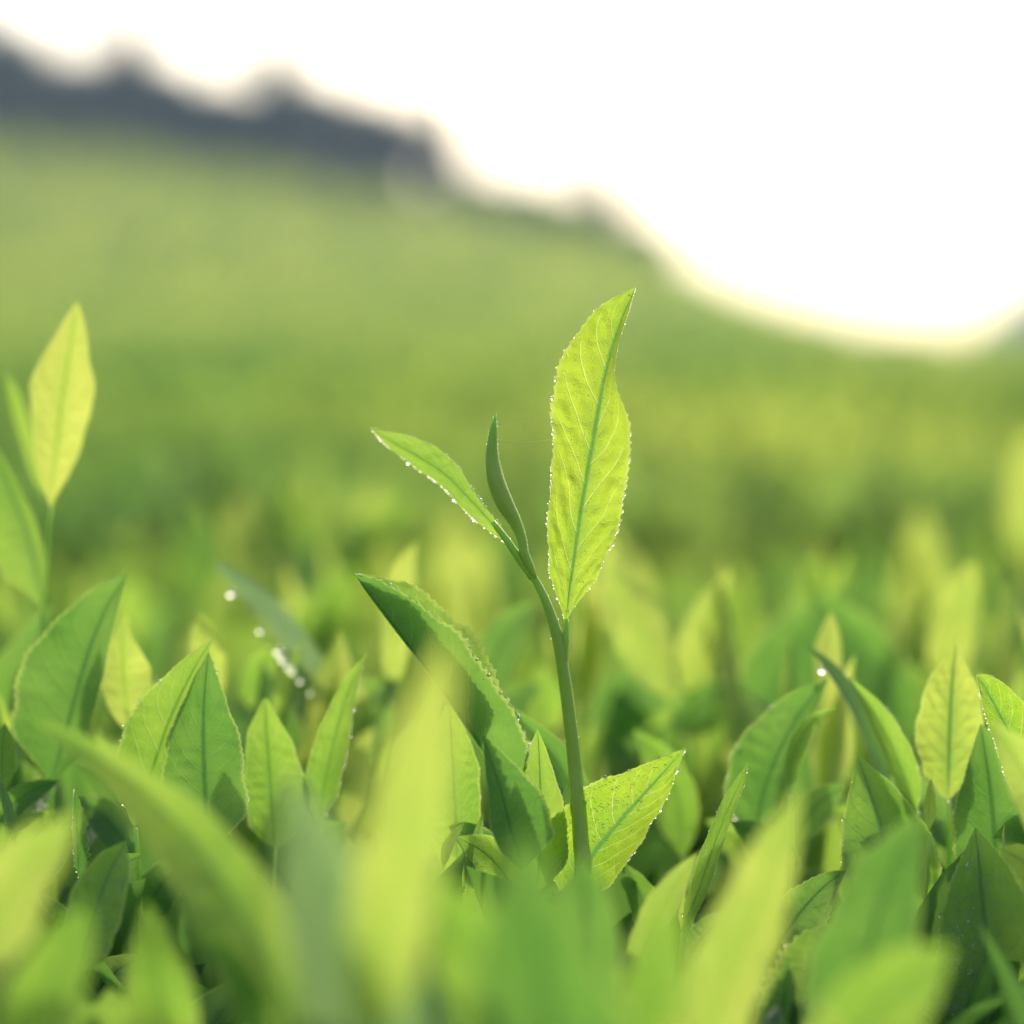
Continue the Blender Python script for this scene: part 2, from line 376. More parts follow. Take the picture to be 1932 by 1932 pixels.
# ------------------------------------------------------------------ trees on the crest
def make_tree(u, v, yy, hw, narrow, label, seed):
    q = np.random.default_rng(seed)
    top = P(u, v, yy); gz = float(ground_z(top.x, yy))
    Ht = top.z - gz
    root = link(bpy.data.objects.new('pine_tree' if narrow else 'broadleaf_tree', None)); root.location = (top.x, yy, gz)
    tag(root, label, 'tree', 'trees along the crest behind the tea field')
    n = 12
    path = np.array([[.08 * math.sin(i * 1.1 + seed), .08 * math.cos(i + seed), Ht * .96 * i / (n - 1)] for i in range(n)])
    tv, tf, _ = tube(path, np.linspace(.20, .02, n), 8)
    mesh_obj('trunk', tv, tf, M['bark'], root)
    N = 10000 if narrow else 5500
    if narrow:
        tiers = 15
        t = q.random(N) ** .75
        ti = np.floor(t * tiers) / tiers; fr = t * tiers - np.floor(t * tiers)
        rad = hw * (1 - ti) * (.55 + .5 * (1 - fr)) * (.8 + .3 * np.sin(ti * 40 + seed)) + .08
        ang = q.random(N) * 6.28; br = 7
        ang = np.round(ang * br / 6.28) * 6.28 / br + q.normal(0, .16, N) + ti * 9
        rr = rad * q.random(N) ** .45
        zz = Ht * (.06 + .94 * t) - rr * .25
        pos = np.stack([np.cos(ang) * rr, np.sin(ang) * rr, zz], 1)
        dirv = np.stack([np.cos(ang), np.sin(ang), -.25 + q.normal(0, .2, N)], 1); sz = .34 * (.6 + .6 * q.random(N)) * (1.1 - .5 * t)
    else:
        nc = 16; cen = []
        for i in range(nc):
            a = q.random() * 6.28; hh = .2 + .72 * q.random(); rr = hw * .75 * math.sqrt(max(.05, 1 - ((hh - .45) / .55) ** 2)) * q.random() ** .5
            cen.append((math.cos(a) * rr, math.sin(a) * rr, Ht * hh))
        cen.append((0, 0, Ht * .88)); cen = np.array(cen)
        ci = q.integers(0, len(cen), N); dv = q.normal(0, 1, (N, 3)); dv /= np.linalg.norm(dv, axis=1, keepdims=True)
        pos = cen[ci] + dv * (hw * .38) * q.random((N, 1)) ** .4 * np.array([[1, 1, .8]])
        pos[:, 2] = np.minimum(pos[:, 2], Ht)
        dirv = dv + q.normal(0, .4, (N, 3)); sz = .30 * (.6 + .7 * q.random(N))
    V, F = leaf_cloud(pos, sz, sz * .35, dirv, q.normal(0, 1, (N, 3)))
    np_mesh('crown', V, F, M['conifer'], root)
    for i in range(9 if not narrow else 12):          # limbs
        h0 = Ht * (.25 + .65 * i / 12); a = i * 2.4; l = hw * (.8 if not narrow else .8 * (1 - h0 / Ht) + .1)
        lp = np.array([[0, 0, h0], [math.cos(a) * l * .5, math.sin(a) * l * .5, h0 + .1], [math.cos(a) * l, math.sin(a) * l, h0 + (.35 if not narrow else -.1)]])
        lv, lf, _ = tube(lp, [.05, .03, .01], 5); mesh_obj('limb', lv, lf, M['bark'], root)

TREES = [(-70, 60, 112, 2.4, 0, 'tree at the left border of the photo, crown cut by the frame'),
 (30, 78, 108, 2.0, 0, 'rounded tree second along the dark crest from the left border'),
 (120, 128, 114, 1.7, 0, 'low rounded tree in the dip left of the first sharp peak'),
 (245, 88, 106, 1.6, 1, 'pointed tree making the first sharp dark peak from the left'),
 (180, 140, 108, 1.7, 0, 'squat dark tree leaning against the left side of the first sharp peak'),
 (325, 158, 110, 1.7, 0, 'round dark tree just right of the first sharp peak'),
 (410, 190, 108, 1.7, 0, 'low dark tree in the dip between the two sharp peaks'),
 (520, 130, 106, 1.5, 1, 'pointed tree making the second sharp dark peak from the left'),
 (480, 205, 112, 1.4, 0, 'low tree hugging the left foot of the second sharp peak'),
 (590, 196, 108, 1.6, 0, 'round dark tree just right of the second sharp peak'),
 (670, 222, 110, 1.6, 0, 'round dark tree in the middle of the even stretch of crest'),
 (745, 250, 107, 1.5, 0, 'round dark tree near the right end of the even stretch'),
 (846, 290, 105, .75, 1, 'pointed tree standing left of the pale gap in the treeline'),
 (922, 372, 108, .9, 0, 'very low bush like tree inside the pale gap in the treeline'),
 (992, 376, 106, .8, 0, 'small tree just right of the pale gap in the treeline'),
 (1050, 418, 106, 1.1, 0, 'low tree between the pale gap and the last pointed tree'),
 (1140, 402, 104, .9, 1, 'last pointed tree, small, far down the crest on the right'),
 (1215, 462, 105, .9, 0, 'lowest shrubby tree ending the treeline on the right')]
for i, (u, v, yy, hw, nr, lb) in enumerate(TREES): make_tree(u, v - (120 if nr else 50), yy, hw * (2.1 if nr else 1.4) + (.5 if u > 1000 else 0), nr, lb, 50 + i)

# ------------------------------------------------------------------ haze
hv = bpy.data.materials.new('haze'); hv.use_nodes = True; ht = hv.node_tree; ht.nodes.clear()
pv = ht.nodes.new('ShaderNodeVolumePrincipled'); pv.inputs['Color'].default_value = (.56, .78, 1.0, 1); pv.inputs['Density'].default_value = .0012
pv.inputs['Anisotropy'].default_value = .3
ho = ht.nodes.new('ShaderNodeOutputMaterial'); ht.links.new(pv.outputs[0], ho.inputs['Volume'])
bx0, bx1, by0, by1, bz0, bz1 = -640, 640, -45, 720, -24, 60
hvv = [(x_, y_, z_) for x_ in (bx0, bx1) for y_ in (by0, by1) for z_ in (bz0, bz1)]
hz = mesh_obj('haze', hvv, [(0, 1, 3, 2), (4, 6, 7, 5), (0, 4, 5, 1), (2, 3, 7, 6), (0, 2, 6, 4), (1, 5, 7, 3)], hv, smooth=False); tag(hz, kind='stuff')

# ------------------------------------------------------------------ tea shoots of the near bush, placed one by one
def arr(x, n):
    return [x * p for p in np.interp(np.linspace(0, 1, n), PROF_T, PROF_W)] if isinstance(x, (int, float)) else list(x)

def build_leaf(m, w, D, z=(-.35, -.35), mat='fresh', dd=(0, 0), nw=7, n=56, teeth=.075, nteeth=28, wav=.09, parent=None, org=None, seed=0, name='leaf', curve=1.5, puck=.00022):
    """m: midrib, base to tip, in 1932-grid positions; w: left/right half widths (px); z: fold depth per width; dd: extra depth (m) at base/tip"""
    if len(m) < 5:
        t_ = np.linspace(0, 1, 9); m9 = cr([(a, b, 0) for a, b in m], 9)[:, :2].tolist()
    else: m9 = [list(q_) for q_ in m]
    k = len(m9)
    wl, wr = arr(w[0], k), arr(w[1], k)
    zl = z[0] if isinstance(z[0], (list, tuple)) else [z[0] * a for a in wl]
    zr = z[1] if isinstance(z[1], (list, tuple)) else [z[1] * a for a in wr]
    rows = [(m9[i][0], m9[i][1], 0, wl[i], wr[i], zl[i], zr[i]) for i in range(k)]
    a = cr(rows, n)
    tt = np.linspace(0, 1, n); taper = np.clip(tt / .16, 0, 1) ** .65; r_ = random.Random(seed + 7); p1, p2 = r_.random() * 6, r_.random() * 6
    a[:, 3] *= taper * (1 + .035 * np.sin(tt * 17 + p1) + .02 * np.sin(tt * 41 + p2)); a[:, 4] *= taper * (1 + .035 * np.sin(tt * 19 + p2) + .02 * np.sin(tt * 37 + p1))
    a[:, 5] *= taper * (1 + .16 * np.sin(tt * 9 + p2)); a[:, 6] *= taper * (1 + .16 * np.sin(tt * 8 + p1))
    px = FR * D / 1932
    mid = np.array([P(a[i, 0], a[i, 1], D + dd[0] * (1 - i / (n - 1)) + dd[1] * (i / (n - 1)) ** 1.3) for i in range(n)])
    T = np.gradient(mid, axis=0); T /= np.linalg.norm(T, axis=1, keepdims=True)
    side = np.cross(np.array([0, 1.0, 0]), T); side /= np.linalg.norm(side, axis=1, keepdims=True)
    nrm = np.cross(T, side); nrm *= np.sign(nrm[:, 1:2])
    v, f, uv, W = leaf_grid(mid - np.array(org), side, nrm, np.maximum(a[:, 3], 0) * px, np.maximum(a[:, 4], 0) * px, a[:, 5] * px, a[:, 6] * px, teeth, nteeth, nw, curve, wav, seed, puck)
    o = mesh_obj(name, v, f, M[mat], parent, uv)
    o['_W'] = W
    return o, v, W

def dew(o, v, W, n_edge, r_edge, n_face=0, r_face=(.1, .3), left=True, right=True, seed=0, trange=(.02, 1), clus=None):
    rr = random.Random(seed); n = len(v) // W; it = []
    cols = ([0] if left else []) + ([W - 1] if right else [])
    for _ in range(n_edge):
        t = rr.uniform(*trange); i = min(int(t * (n - 1)), n - 2); f = t * (n - 1) - i; c = rr.choice(cols)
        p = v[i * W + c] * (1 - f) + v[(i + 1) * W + c] * f
        if math.sin(t * 31 + seed) + math.sin(t * 73 + c) < -1.15: continue
        r = (r_edge[0] + (r_edge[1] - r_edge[0]) * rr.random() ** 2) * (1 if rr.random() < .93 else 1.8) * 1e-3
        it.append((p, r, None))
    for _ in range(n_face):
        t = rr.uniform(.05, .97); s = rr.random()
        if clus: t = min(.97, max(.03, rr.gauss(clus[0], clus[1]))); s = min(.97, max(.03, rr.gauss(clus[2], clus[3])))
        i = min(int(t * (n - 1)), n - 2); f = t * (n - 1) - i; j = min(int(s * (W - 1)), W - 2); h = s * (W - 1) - j
        a, b, c, d = v[i * W + j], v[i * W + j + 1], v[(i + 1) * W + j], v[(i + 1) * W + j + 1]
        nn = np.cross(c - a, b - a); ln = np.linalg.norm(nn)
        if ln < 1e-14: continue
        nn /= ln; nn *= -np.sign(nn[1]) if nn[1] else 1
        p = (a * (1 - h) + b * h) * (1 - f) + (c * (1 - h) + d * h) * f
        r = (r_face[0] + (r_face[1] - r_face[0]) * rr.random() ** 2) * (1 if rr.random() < .95 else 1.6) * 1e-3
        it.append((p + nn * r * .62, r, nn))
    if it: drops_mesh('dew_drops', it, M['dew'], o)

def single_drops(parent, org, pts, D, r):
    for (u, v) in pts:
        p = P(u, v, D) - Vector(org)
        drops_mesh('dew_drop', [(np.array(p), r * 1e-3 * rng.uniform(.85, 1.15), None)], M['dew'], parent, stuff=False)

def shoot(label, D, leaves, stem=None, r=11, group='tea shoots of the near bush', down=True, fst=None):
    if D < .45: D -= .022
    """one tea shoot: Empty at its foot, a stem, leaves"""
    b = leaves[0]['m'][0]
    st = list(stem) if stem else [(b[0] + 2, b[1] + 2)]
    px = FR * D / 1932
    pts = [P(p[0], p[1], D + (p[2] if len(p) > 2 else 0)) for p in st]
    if down:
        last = pts[-1]; foot = Vector((last.x + rng.uniform(-.006, .006), last.y + .012, min(last.z - .035, -.16)))
        pts.append((last + foot) / 2 + Vector((rng.uniform(-.002, .002), 0, 0))); pts.append(foot)
    org = pts[-1]
    root = link(bpy.data.objects.new('tea_shoot', None)); root.location = org
    tag(root, label, 'tea shoot', group)
    a = cr([tuple(p) for p in pts], 8 + 6 * len(pts)) - np.array(org)
    if isinstance(r, (list, tuple)): rad = np.interp(np.linspace(0, 1, len(a)), np.linspace(0, 1, len(r)), r) * px / 2 
    else: rad = np.linspace(r * .35, r, len(a)) * px / 1
    v, f, uv = tube(a, rad, 12)
    so = mesh_obj('stem', v, f, M['stem'], root, uv)
    out = []
    leaves = list(leaves)
    if down and stem is None:                     # the two lower leaves every shoot carries
        q = random.Random(hash_seed(label)); sg = q.choice((-1, 1)); last_mat = leaves[0].get('mat', 'green')
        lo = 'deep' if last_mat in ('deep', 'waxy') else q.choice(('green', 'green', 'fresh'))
        for k in range(2):
            e = sg * (-1) ** k; v0 = b[1] + 70 + 95 * k + q.uniform(0, 30); u0 = b[0] + 3; s_ = q.uniform(.85, 1.15) * (.5 / D) ** .5
            leaves.append(dict(m=[(u0, v0), (u0 + e * 26 * s_, v0 - 50 * s_), (u0 + e * 66 * s_, v0 - 98 * s_), (u0 + e * 118 * s_, v0 - 128 * s_)],
                               w=(36 * s_, 40 * s_), z=(-.5 * q.random(), -.9 * q.random()), mat=lo, D=D + q.uniform(.002, .02), dd=(0, q.uniform(-.01, .02))))
    for i, L in enumerate(leaves):
        L = dict(L); dw = L.pop('dew', None); DD = L.pop('D', D); lb = L.pop('label', None); sdp = L.pop('drops', None)
        o, lv, W = build_leaf(D=DD, parent=root, org=org, seed=hash_seed(label) + i, **L)
        if lb: o['label'] = lb
        if dw: dew(o, lv, W, seed=i + 3, **dw)
        if sdp: single_drops(o, org, *sdp)
        out.append((o, lv, W))
    return root, org, so, out, a, rad

def hash_seed(s): return sum(ord(c) * (i + 1) for i, c in enumerate(s)) % 9973

# --- the hero shoot -------------------------------------------------
HG = None
hero_stem = [(978, 1042), (1002, 1080), (1028, 1130), (1047, 1185), (1058, 1235), (1069, 1310), (1080, 1400), (1090, 1500), (1096, 1590), (1101, 1700)]
hl = [(1066, 1190), (1069, 1160), (1076, 1105), (1089, 1010), (1106, 905), (1124, 805), (1140, 720), (1156, 655), (1176, 596), (1200, 541)]
hL = [3, 17, 39, 55, 68, 84, 89, 77, 48, 0]
hR = [3, 12, 42, 66, 77, 64, 20, 9, 7, 0]
root, org, so, lv, pa, prad = shoot('tall upright tea shoot in sharp focus with three wet leaves and a bud', .5, [
    dict(m=hl, w=(hL, hR), z=([-1, -5, -14, -22, -26, -24, -20, -16, -8, 0], [-1, -5, -18, -30, -36, -40, -42, -30, -14, 0]), mat='hero', n=150, nw=13, teeth=.07, nteeth=40, wav=.12, curve=1.35, puck=.00030,
         label='largest leaf, upright, translucent lime with beads of dew along its edge',
         dew=dict(n_edge=420, r_edge=(.05, .16), n_face=520, r_face=(.06, .17), clus=(.45, .25, .52, .2))),
    # narrow leaf pointing up left
    dict(m=[(975, 1040), (950, 1010), (915, 972), (880, 935), (840, 895), (800, 868), (765, 848), (730, 828), (697, 806)],
         w=([6, 12, 19, 22, 23, 22, 18, 11, 0], [5, 8, 10, 18, 28, 33, 27, 13, 0]), z=([2, 6, 14, 22, 26, 26, 18, 8, 0], [-2, -3, -4, -6, -8, -8, -6, -3, 0]), D=.508, mat='fresh', n=80, nw=9, teeth=.05, nteeth=30, dd=(0, .014),
         label='narrow half folded leaf pointing up to the left',
         dew=dict(n_edge=190, r_edge=(.07, .22), n_face=50, r_face=(.07, .14))),
    # lower right leaf
    dict(m=[(1066, 1702), (1098, 1646), (1130, 1598), (1160, 1562), (1190, 1527), (1220, 1493), (1250, 1460), (1275, 1432), (1294, 1412)],
         w=([40, 92, 104, 98, 84, 62, 36, 14, 0], [50, 66, 66, 60, 52, 40, 25, 10, 0]), z=([-4, -8, -14, -18, -18, -14, -8, -3, 0], [20, 50, 66, 70, 62, 44, 22, 6, 0]), D=.503, mat='hero', n=84, nw=12, teeth=.05, nteeth=30, dd=(0, -.008),
         label='lower leaf on the right of the stem, its face covered in fine droplets',
         dew=dict(n_edge=80, r_edge=(.10, .22), n_face=420, r_face=(.09, .26), clus=(.42, .22, .26, .14))),
], stem=hero_stem, r=[10, 22, 25, 29, 33, 35, 36, 37, 38, 40, 42, 42, 42], fst=True)
# bud
bud = [(935, 779, 3), (931, 812, 15), (928, 850, 23), (931, 885, 30), (940, 920, 34), (955, 955, 33), (972, 985, 25), (984, 1015, 19), (988, 1040, 18), (999, 1066, 16), (1010, 1090, 8)]
a = cr([(*P(q[0], q[1], .4995), q[2]) for q in bud], 40)
v, f, uv = tube(a[:, :3] - np.array(org), a[:, 3] * FR * .5 / 1932 / 2, 14)
bo = mesh_obj('bud', v, f, M['stem'], root, uv)
it = []
rr = random.Random(4)
for i in range(90):
    k = rr.randrange(1, 34); sgn = rr.choice((-1, 1)); c = a[k, :3] - np.array(org)
    it.append((c + np.array([sgn * a[k, 3] * FR * .5 / 1932 / 2, 0, 0]), rr.uniform(.06, .13) * 1e-3, None))
drops_mesh('dew_drops', it, M['dew'], bo)
it = []
for i in range(170):
    k = rr.randrange(0, int(len(pa) * .8)); sgn = rr.choice((-1, 1)); th = rr.gauss(0, .5)
    it.append((pa[k] * 1.0 + np.array([sgn * prad[k] * math.cos(th), prad[k] * math.sin(th), rr.uniform(-.0006, .0006)]), rr.uniform(.04, .09) * 1e-3, None))
drops_mesh('dew_drops', it, M['dew'], so)
# petioles of the upper leaves
for pts, ra in (([(1069, 1168), (1067, 1200), (1064, 1235), (1064, 1290)], (4, 8, 9, 6)), ([(930, 985), (955, 1018), (978, 1052), (1003, 1092)], (5, 7, 8, 5))):
    a = cr([tuple(P(p[0], p[1], .5)) for p in pts], 14) - np.array(org)
    v, f, uv = tube(a, np.interp(np.linspace(0, 1, 14), np.linspace(0, 1, len(ra)), ra) * FR * .5 / 1932, 10)
    mesh_obj('petiole', v, f, M['stem'], root, uv)
# spider silk
for k, (p0, p1) in enumerate((((938, 806, .4995), (1078, 758, .5)), ((934, 828, .4995), (1040, 829, .5)))):
    a, b = P(*p0), P(*p1); pts = np.array([tuple(a + (b - a) * t - Vector((0, 0, .0004 * math.sin(math.pi * t)))) for t in np.linspace(0, 1, 12)])
    v, f, uv = tube(pts - np.array(a), np.full(12, .000012), 5)
    o = mesh_obj('spider_thread', v, f, M['silk'], None, uv); o.location = a
    tag(o, ['upper faint spider thread slanting from the bud to the tall leaf', 'lower faint spider thread running level from the bud to the tall leaf'][k], 'spider thread', 'spider threads by the bud')

# --- the others -----------------------------------------------------
def Lf(m, w, z=(-.35, -.35), mat='fresh', **k): return dict(m=m, w=w, z=z, mat=mat, **k)

shoot('tall shoot at the left border with a bright yellow spear shaped leaf', .56, [
    Lf([(95, 960), (100, 900), (110, 820), (120, 740), (132, 660), (140, 610), (146, 568)], ([12, 28, 47, 60, 40, 20, 0], [12, 30, 50, 60, 38, 20, 0]), (-.3, -.3), 'young'),
    Lf([(88, 950), (70, 890), (45, 810), (25, 745), (10, 698)], (14, 16), (.4, -.5), 'fresh', D=.60),
    Lf([(80, 1150), (70, 1080), (50, 1000), (15, 910), (-30, 800)], (78, 26), (.3, -1.2), 'deep', D=.57)],
    stem=[(97, 958), (92, 1010), (88, 1080), (84, 1160), (80, 1240)], r=8)
shoot('broad green leaf shoot in front of the left tall shoot, tip bent right', .535, [
    Lf([(95, 1480), (120, 1400), (145, 1310), (172, 1220), (205, 1140), (242, 1082)], ([30, 96, 112, 90, 44, 0], [20, 46, 44, 38, 22, 0]), (-.35, -1.0), 'green')])
shoot('pale yellow curled leaf right of the broad green leaf on the left', .545, [
    Lf([(245, 1390), (238, 1320), (232, 1250), (232, 1195), (235, 1150)], ([10, 36, 38, 16, 0], [20, 55, 48, 18, 0]), (-.4, -.7), 'young')])
shoot('pair of large pointed leaves with dewy rims left of centre', .515, [
    Lf([(255, 1560), (290, 1450), (325, 1350), (365, 1265), (402, 1203)], ([30, 74, 66, 30, 0], [10, 20, 20, 14, 0]), (-.4, .6), 'fresh', dew=dict(n_edge=26, r_edge=(.1, .2), right=False)),
    Lf([(392, 1600), (388, 1500), (384, 1400), (386, 1310), (394, 1228)], ([70, 88, 66, 34, 0], [66, 82, 74, 40, 0]), (-.25, -.55), 'green', D=.512, dew=dict(n_edge=34, r_edge=(.1, .2), left=False))])
shoot('blunt yellowish leaf with a dark midrib and beads on its right rim', .53, [
    Lf([(520, 1600), (514, 1520), (508, 1440), (503, 1375), (500, 1318)], ([36, 52, 46, 32, 4], [60, 72, 58, 34, 4]), (-.3, -.35), 'fresh', dew=dict(n_edge=12, r_edge=(.12, .2), left=False))])
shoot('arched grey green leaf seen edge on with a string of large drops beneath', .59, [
    Lf([(640, 1330), (600, 1262), (550, 1190), (490, 1125), (440, 1085), (400, 1058)], ([12, 20, 30, 26, 16, 0], [10, 18, 20, 16, 10, 0]), (-.4, .5), 'waxy',  # waxy: pale sky sheen painted into the leaf colour
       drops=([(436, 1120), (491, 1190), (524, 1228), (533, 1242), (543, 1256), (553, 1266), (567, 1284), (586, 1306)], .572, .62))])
shoot('slim upright blade with a glossy right face left of the yellow blurred leaf', .53, [
    Lf([(600, 1560), (612, 1480), (630, 1400), (655, 1310), (690, 1234)], ([24, 40, 34, 20, 0], [14, 30, 30, 18, 0]), (-.3, -1.4), 'fresh', dew=dict(n_edge=40, r_edge=(.1, .25), left=False))])
shoot('thin pale tip rising behind the serrated folded leaf', .60, [
    Lf([(742, 1330), (745, 1240), (748, 1150), (762, 1080), (786, 1018)], (28, 30), (-.3, -.5), 'young')])
shoot('large folded leaf in focus leaning left with a wet serrated upper edge', .5, [
    dict(m=[(960, 1520), (935, 1460), (905, 1408), (858, 1338), (808, 1268), (760, 1205), (720, 1152), (690, 1112), (669, 1082)],
         w=([2, 4, 5, 6, 6, 6, 5, 3, 0], [66, 82, 86, 92, 92, 74, 56, 28, 0]), z=([4, 20, 46, 60, 62, 52, 36, 18, 0], [-5, -18, -28, -34, -34, -26, -16, -8, 0]), mat='green', n=90, nw=10, teeth=.09, nteeth=32, wav=.04,
         dew=dict(n_edge=330, r_edge=(.07, .19), left=False, n_face=40, r_face=(.08, .18))),
    dict(m=[(905, 1408), (858, 1336), (808, 1265), (760, 1202), (720, 1149), (690, 1110), (669, 1081)], w=([1, 1, 1, 1, 1, 1, 0], [70, 100, 106, 92, 72, 36, 0]),
         z=([0] * 7, [10, 40, 48, 42, 28, 12, 0]), mat='fresh', n=70, nw=8, teeth=.09, nteeth=26, wav=.04, D=.5015, name='leaf_half')], r=9)
shoot('hidden upright leaf with droplets behind the folded serrated leaf', .515, [
    Lf([(862, 1620), (860, 1540), (856, 1470), (852, 1400), (848, 1330)], ([40, 62, 60, 40, 6], [30, 46, 50, 36, 4]), (-.2, -.3), 'fresh', dew=dict(n_edge=24, r_edge=(.08, .16), n_face=40, r_face=(.08, .2)))])
shoot('small dull green leaf with a bent tip behind the foot of the tall shoot', .53, [
    Lf([(1090, 1560), (1075, 1480), (1040, 1420), (995, 1370), (955, 1328)], ([18, 22, 18, 12, 0], [26, 34, 28, 16, 0]), (-1.0, -.4), 'green', dew=dict(n_edge=20, r_edge=(.1, .2)))])
shoot('leaf pair at the foot of the tall shoot, bluish left face and curled tip', .487, [
    Lf([(985, 1640), (962, 1560), (944, 1490), (926, 1430), (911, 1384)], ([22, 34, 24, 12, 0], [60, 82, 62, 26, 0]), (-1.2, -.3), 'green'),
    Lf([(1012, 1680), (1020, 1580), (1020, 1500), (1018, 1430), (1014, 1374)], ([26, 36, 42, 26, 0], [44, 52, 38, 18, 0]), (-.3, -.4), 'fresh', D=.5, dew=dict(n_edge=16, r_edge=(.08, .16)))])
shoot('tiny dark dew soaked tip low in front of the hidden upright leaf', .5, [
    Lf([(836, 1640), (842, 1600), (858, 1572), (876, 1552)], (9, 12), (-.3, -.6), 'deep', dew=dict(n_edge=14, r_edge=(.06, .14))),
    Lf([(880, 1700), (890, 1630), (900, 1580), (912, 1532)], (12, 14), (-.3, -.6), 'deep', D=.505, dew=dict(n_edge=10, r_edge=(.08, .16)))])
shoot('backlit yellow leaf leaning left just behind the tall leaf', .625, [
    Lf([(1268, 1325), (1240, 1260), (1205, 1180), (1172, 1110), (1148, 1045)], ([12, 44, 56, 40, 0], [14, 40, 48, 34, 0]), (-.2, .5), 'young')])
shoot('pale two lobed leaf pair right of the yellow leaning leaf', .63, [
    Lf([(1300, 1320), (1318, 1250), (1338, 1180), (1360, 1120), (1382, 1072)], ([14, 44, 46, 26, 0], [10, 30, 26, 14, 0]), (-.3, -.6), 'young'),
    Lf([(1215, 1380), (1255, 1350), (1290, 1318), (1320, 1290)], (12, 14), (-.3, .4), 'fresh', D=.64)])
shoot('soft green leaf half hidden behind the long bare stem', .6, [
    Lf([(905, 1320), (925, 1260), (950, 1205), (980, 1165), (1012, 1135)], ([10, 34, 38, 24, 0], [14, 44, 42, 26, 0]), (-.3, -.8), 'green')])
shoot('olive leaf behind the droplet covered lower leaf, tip up left', .57, [
    Lf([(1290, 1620), (1285, 1540), (1265, 1470), (1235, 1420), (1192, 1375)], ([20, 46, 46, 28, 0], [12, 34, 36, 24, 0]), (-.3, -.6), 'fresh')])
shoot('pale yellow leaf rising behind the ribbed upright leaf on the right', .67, [
    Lf([(1785, 1300), (1795, 1230), (1810, 1160), (1826, 1100), (1836, 1056)], ([20, 50, 52, 32, 0], [16, 36, 34, 20, 0]), (-.3, -.5), 'young')])
shoot('upright pale leaf with dark midrib and ribbed shadows near the right border', .53, [
    Lf([(1788, 1510), (1790, 1450), (1792, 1380), (1796, 1300), (1800, 1255), (1804, 1213)], ([24, 52, 66, 52, 28, 0], [22, 50, 62, 46, 24, 0]), (-.25, -.35), 'ribbed', dew=dict(n_edge=18, r_edge=(.08, .16), left=False))])
shoot('sharp backlit yellow leaf with glittering rim cut by the right border', .5, [
    Lf([(1990, 1560), (1950, 1470), (1915, 1400), (1882, 1340), (1856, 1292), (1842, 1274)], ([30, 46, 40, 26, 12, 0], [40, 60, 60, 46, 26, 4]), (-.3, -.35), 'hero', n=70, teeth=.1, nteeth=34, dew=dict(n_edge=220, r_edge=(.06, .16), n_face=160, r_face=(.08, .16)))])
shoot('thin grey green curved blade with one hanging drop right of centre', .545, [
    Lf([(1680, 1490), (1655, 1410), (1620, 1335), (1575, 1265), (1518, 1213)], ([16, 20, 18, 14, 0], [8, 14, 14, 10, 0]), (-1.4, 1.0), 'green', drops=([(1551, 1264)], .545, .6))])
shoot('broad green leaf with beaded upper rim under the thin curved blade', .54, [
    Lf([(1425, 1580), (1440, 1500), (1470, 1420), (1510, 1345), (1562, 1280)], ([44, 80, 80, 46, 0], [24, 36, 34, 24, 0]), (-.4, -.7), 'green', dew=dict(n_edge=24, r_edge=(.1, .2), right=False), drops=([(1400, 1402)], .54, .5))])
shoot('yellow edged arched leaf between the curved blade and the ribbed leaf', .53, [
    Lf([(1730, 1530), (1705, 1460), (1675, 1390), (1640, 1330), (1600, 1275)], ([14, 22, 22, 14, 0], [18, 28, 28, 18, 0]), (-1.2, -.4), 'fresh', dew=dict(n_edge=26, r_edge=(.1, .22), left=False))])
shoot('short yellow band like leaf under the broad beaded leaf', .53, [
    Lf([(1490, 1500), (1495, 1440), (1512, 1390), (1540, 1355), (1580, 1335)], (16, 20), (-.4, -.9), 'fresh')])
shoot('slim folded spike with beads along its left side, pointing right', .505, [
    Lf([(1285, 1760), (1318, 1680), (1342, 1610), (1372, 1530), (1395, 1480), (1412, 1438)], ([12, 20, 22, 18, 12, 0], [14, 18, 18, 15, 10, 0]), (-.9, 1.0), 'fresh', dew=dict(n_edge=56, r_edge=(.07, .17)), n=60),
    Lf([(1285, 1790), (1315, 1700), (1335, 1640), (1352, 1594)], (12, 8), (-.9, 1.0), 'green', D=.51, dew=dict(n_edge=14, r_edge=(.07, .15)))])
shoot('bluish green broad leaf with a pale serrated outline near the right', .515, [
    Lf([(1690, 1760), (1682, 1660), (1664, 1570), (1642, 1495), (1618, 1424)], ([66, 104, 80, 48, 0], [60, 92, 76, 44, 0]), (-.3, -.5), 'deep', teeth=.06, dew=dict(n_edge=30, r_edge=(.08, .18)))])
shoot('short bright yellow spike between the ribbed leaf and the bluish leaf', .51, [
    Lf([(1752, 1570), (1753, 1535), (1755, 1500), (1757, 1468)], (12, 12), (-.4, -.4), 'young')])
shoot('large mid green leaf filling the space below the glittering leaf', .515, [
    Lf([(1880, 1700), (1878, 1600), (1870, 1500), (1860, 1430), (1850, 1365)], ([60, 84, 70, 34, 0], [60, 90, 84, 50, 0]), (-.3, -.4), 'green')])
shoot('blurred yellow leaf over the glittering leaf at the right border', .455, [
    Lf([(2010, 1640), (1980, 1560), (1945, 1480), (1905, 1410), (1872, 1358)], ([30, 44, 42, 26, 0], [30, 52, 50, 30, 0]), (-.3, -.3), 'young')])
shoot('dark glossy leaf with a toothed left rim and droplets at the lower right', .492, [
    Lf([(1876, 2060), (1872, 1960), (1866, 1860), (1860, 1770), (1852, 1680), (1846, 1610), (1840, 1560)], ([100, 130, 120, 100, 70, 34, 0], [110, 140, 130, 106, 72, 36, 0]), (-.45, -.5), 'deep', n=80, nw=10, teeth=.11, nteeth=30, dew=dict(n_edge=20, r_edge=(.08, .16), right=False, n_face=90, r_face=(.12, .3), clus=(.5, .15, .25, .12)))])
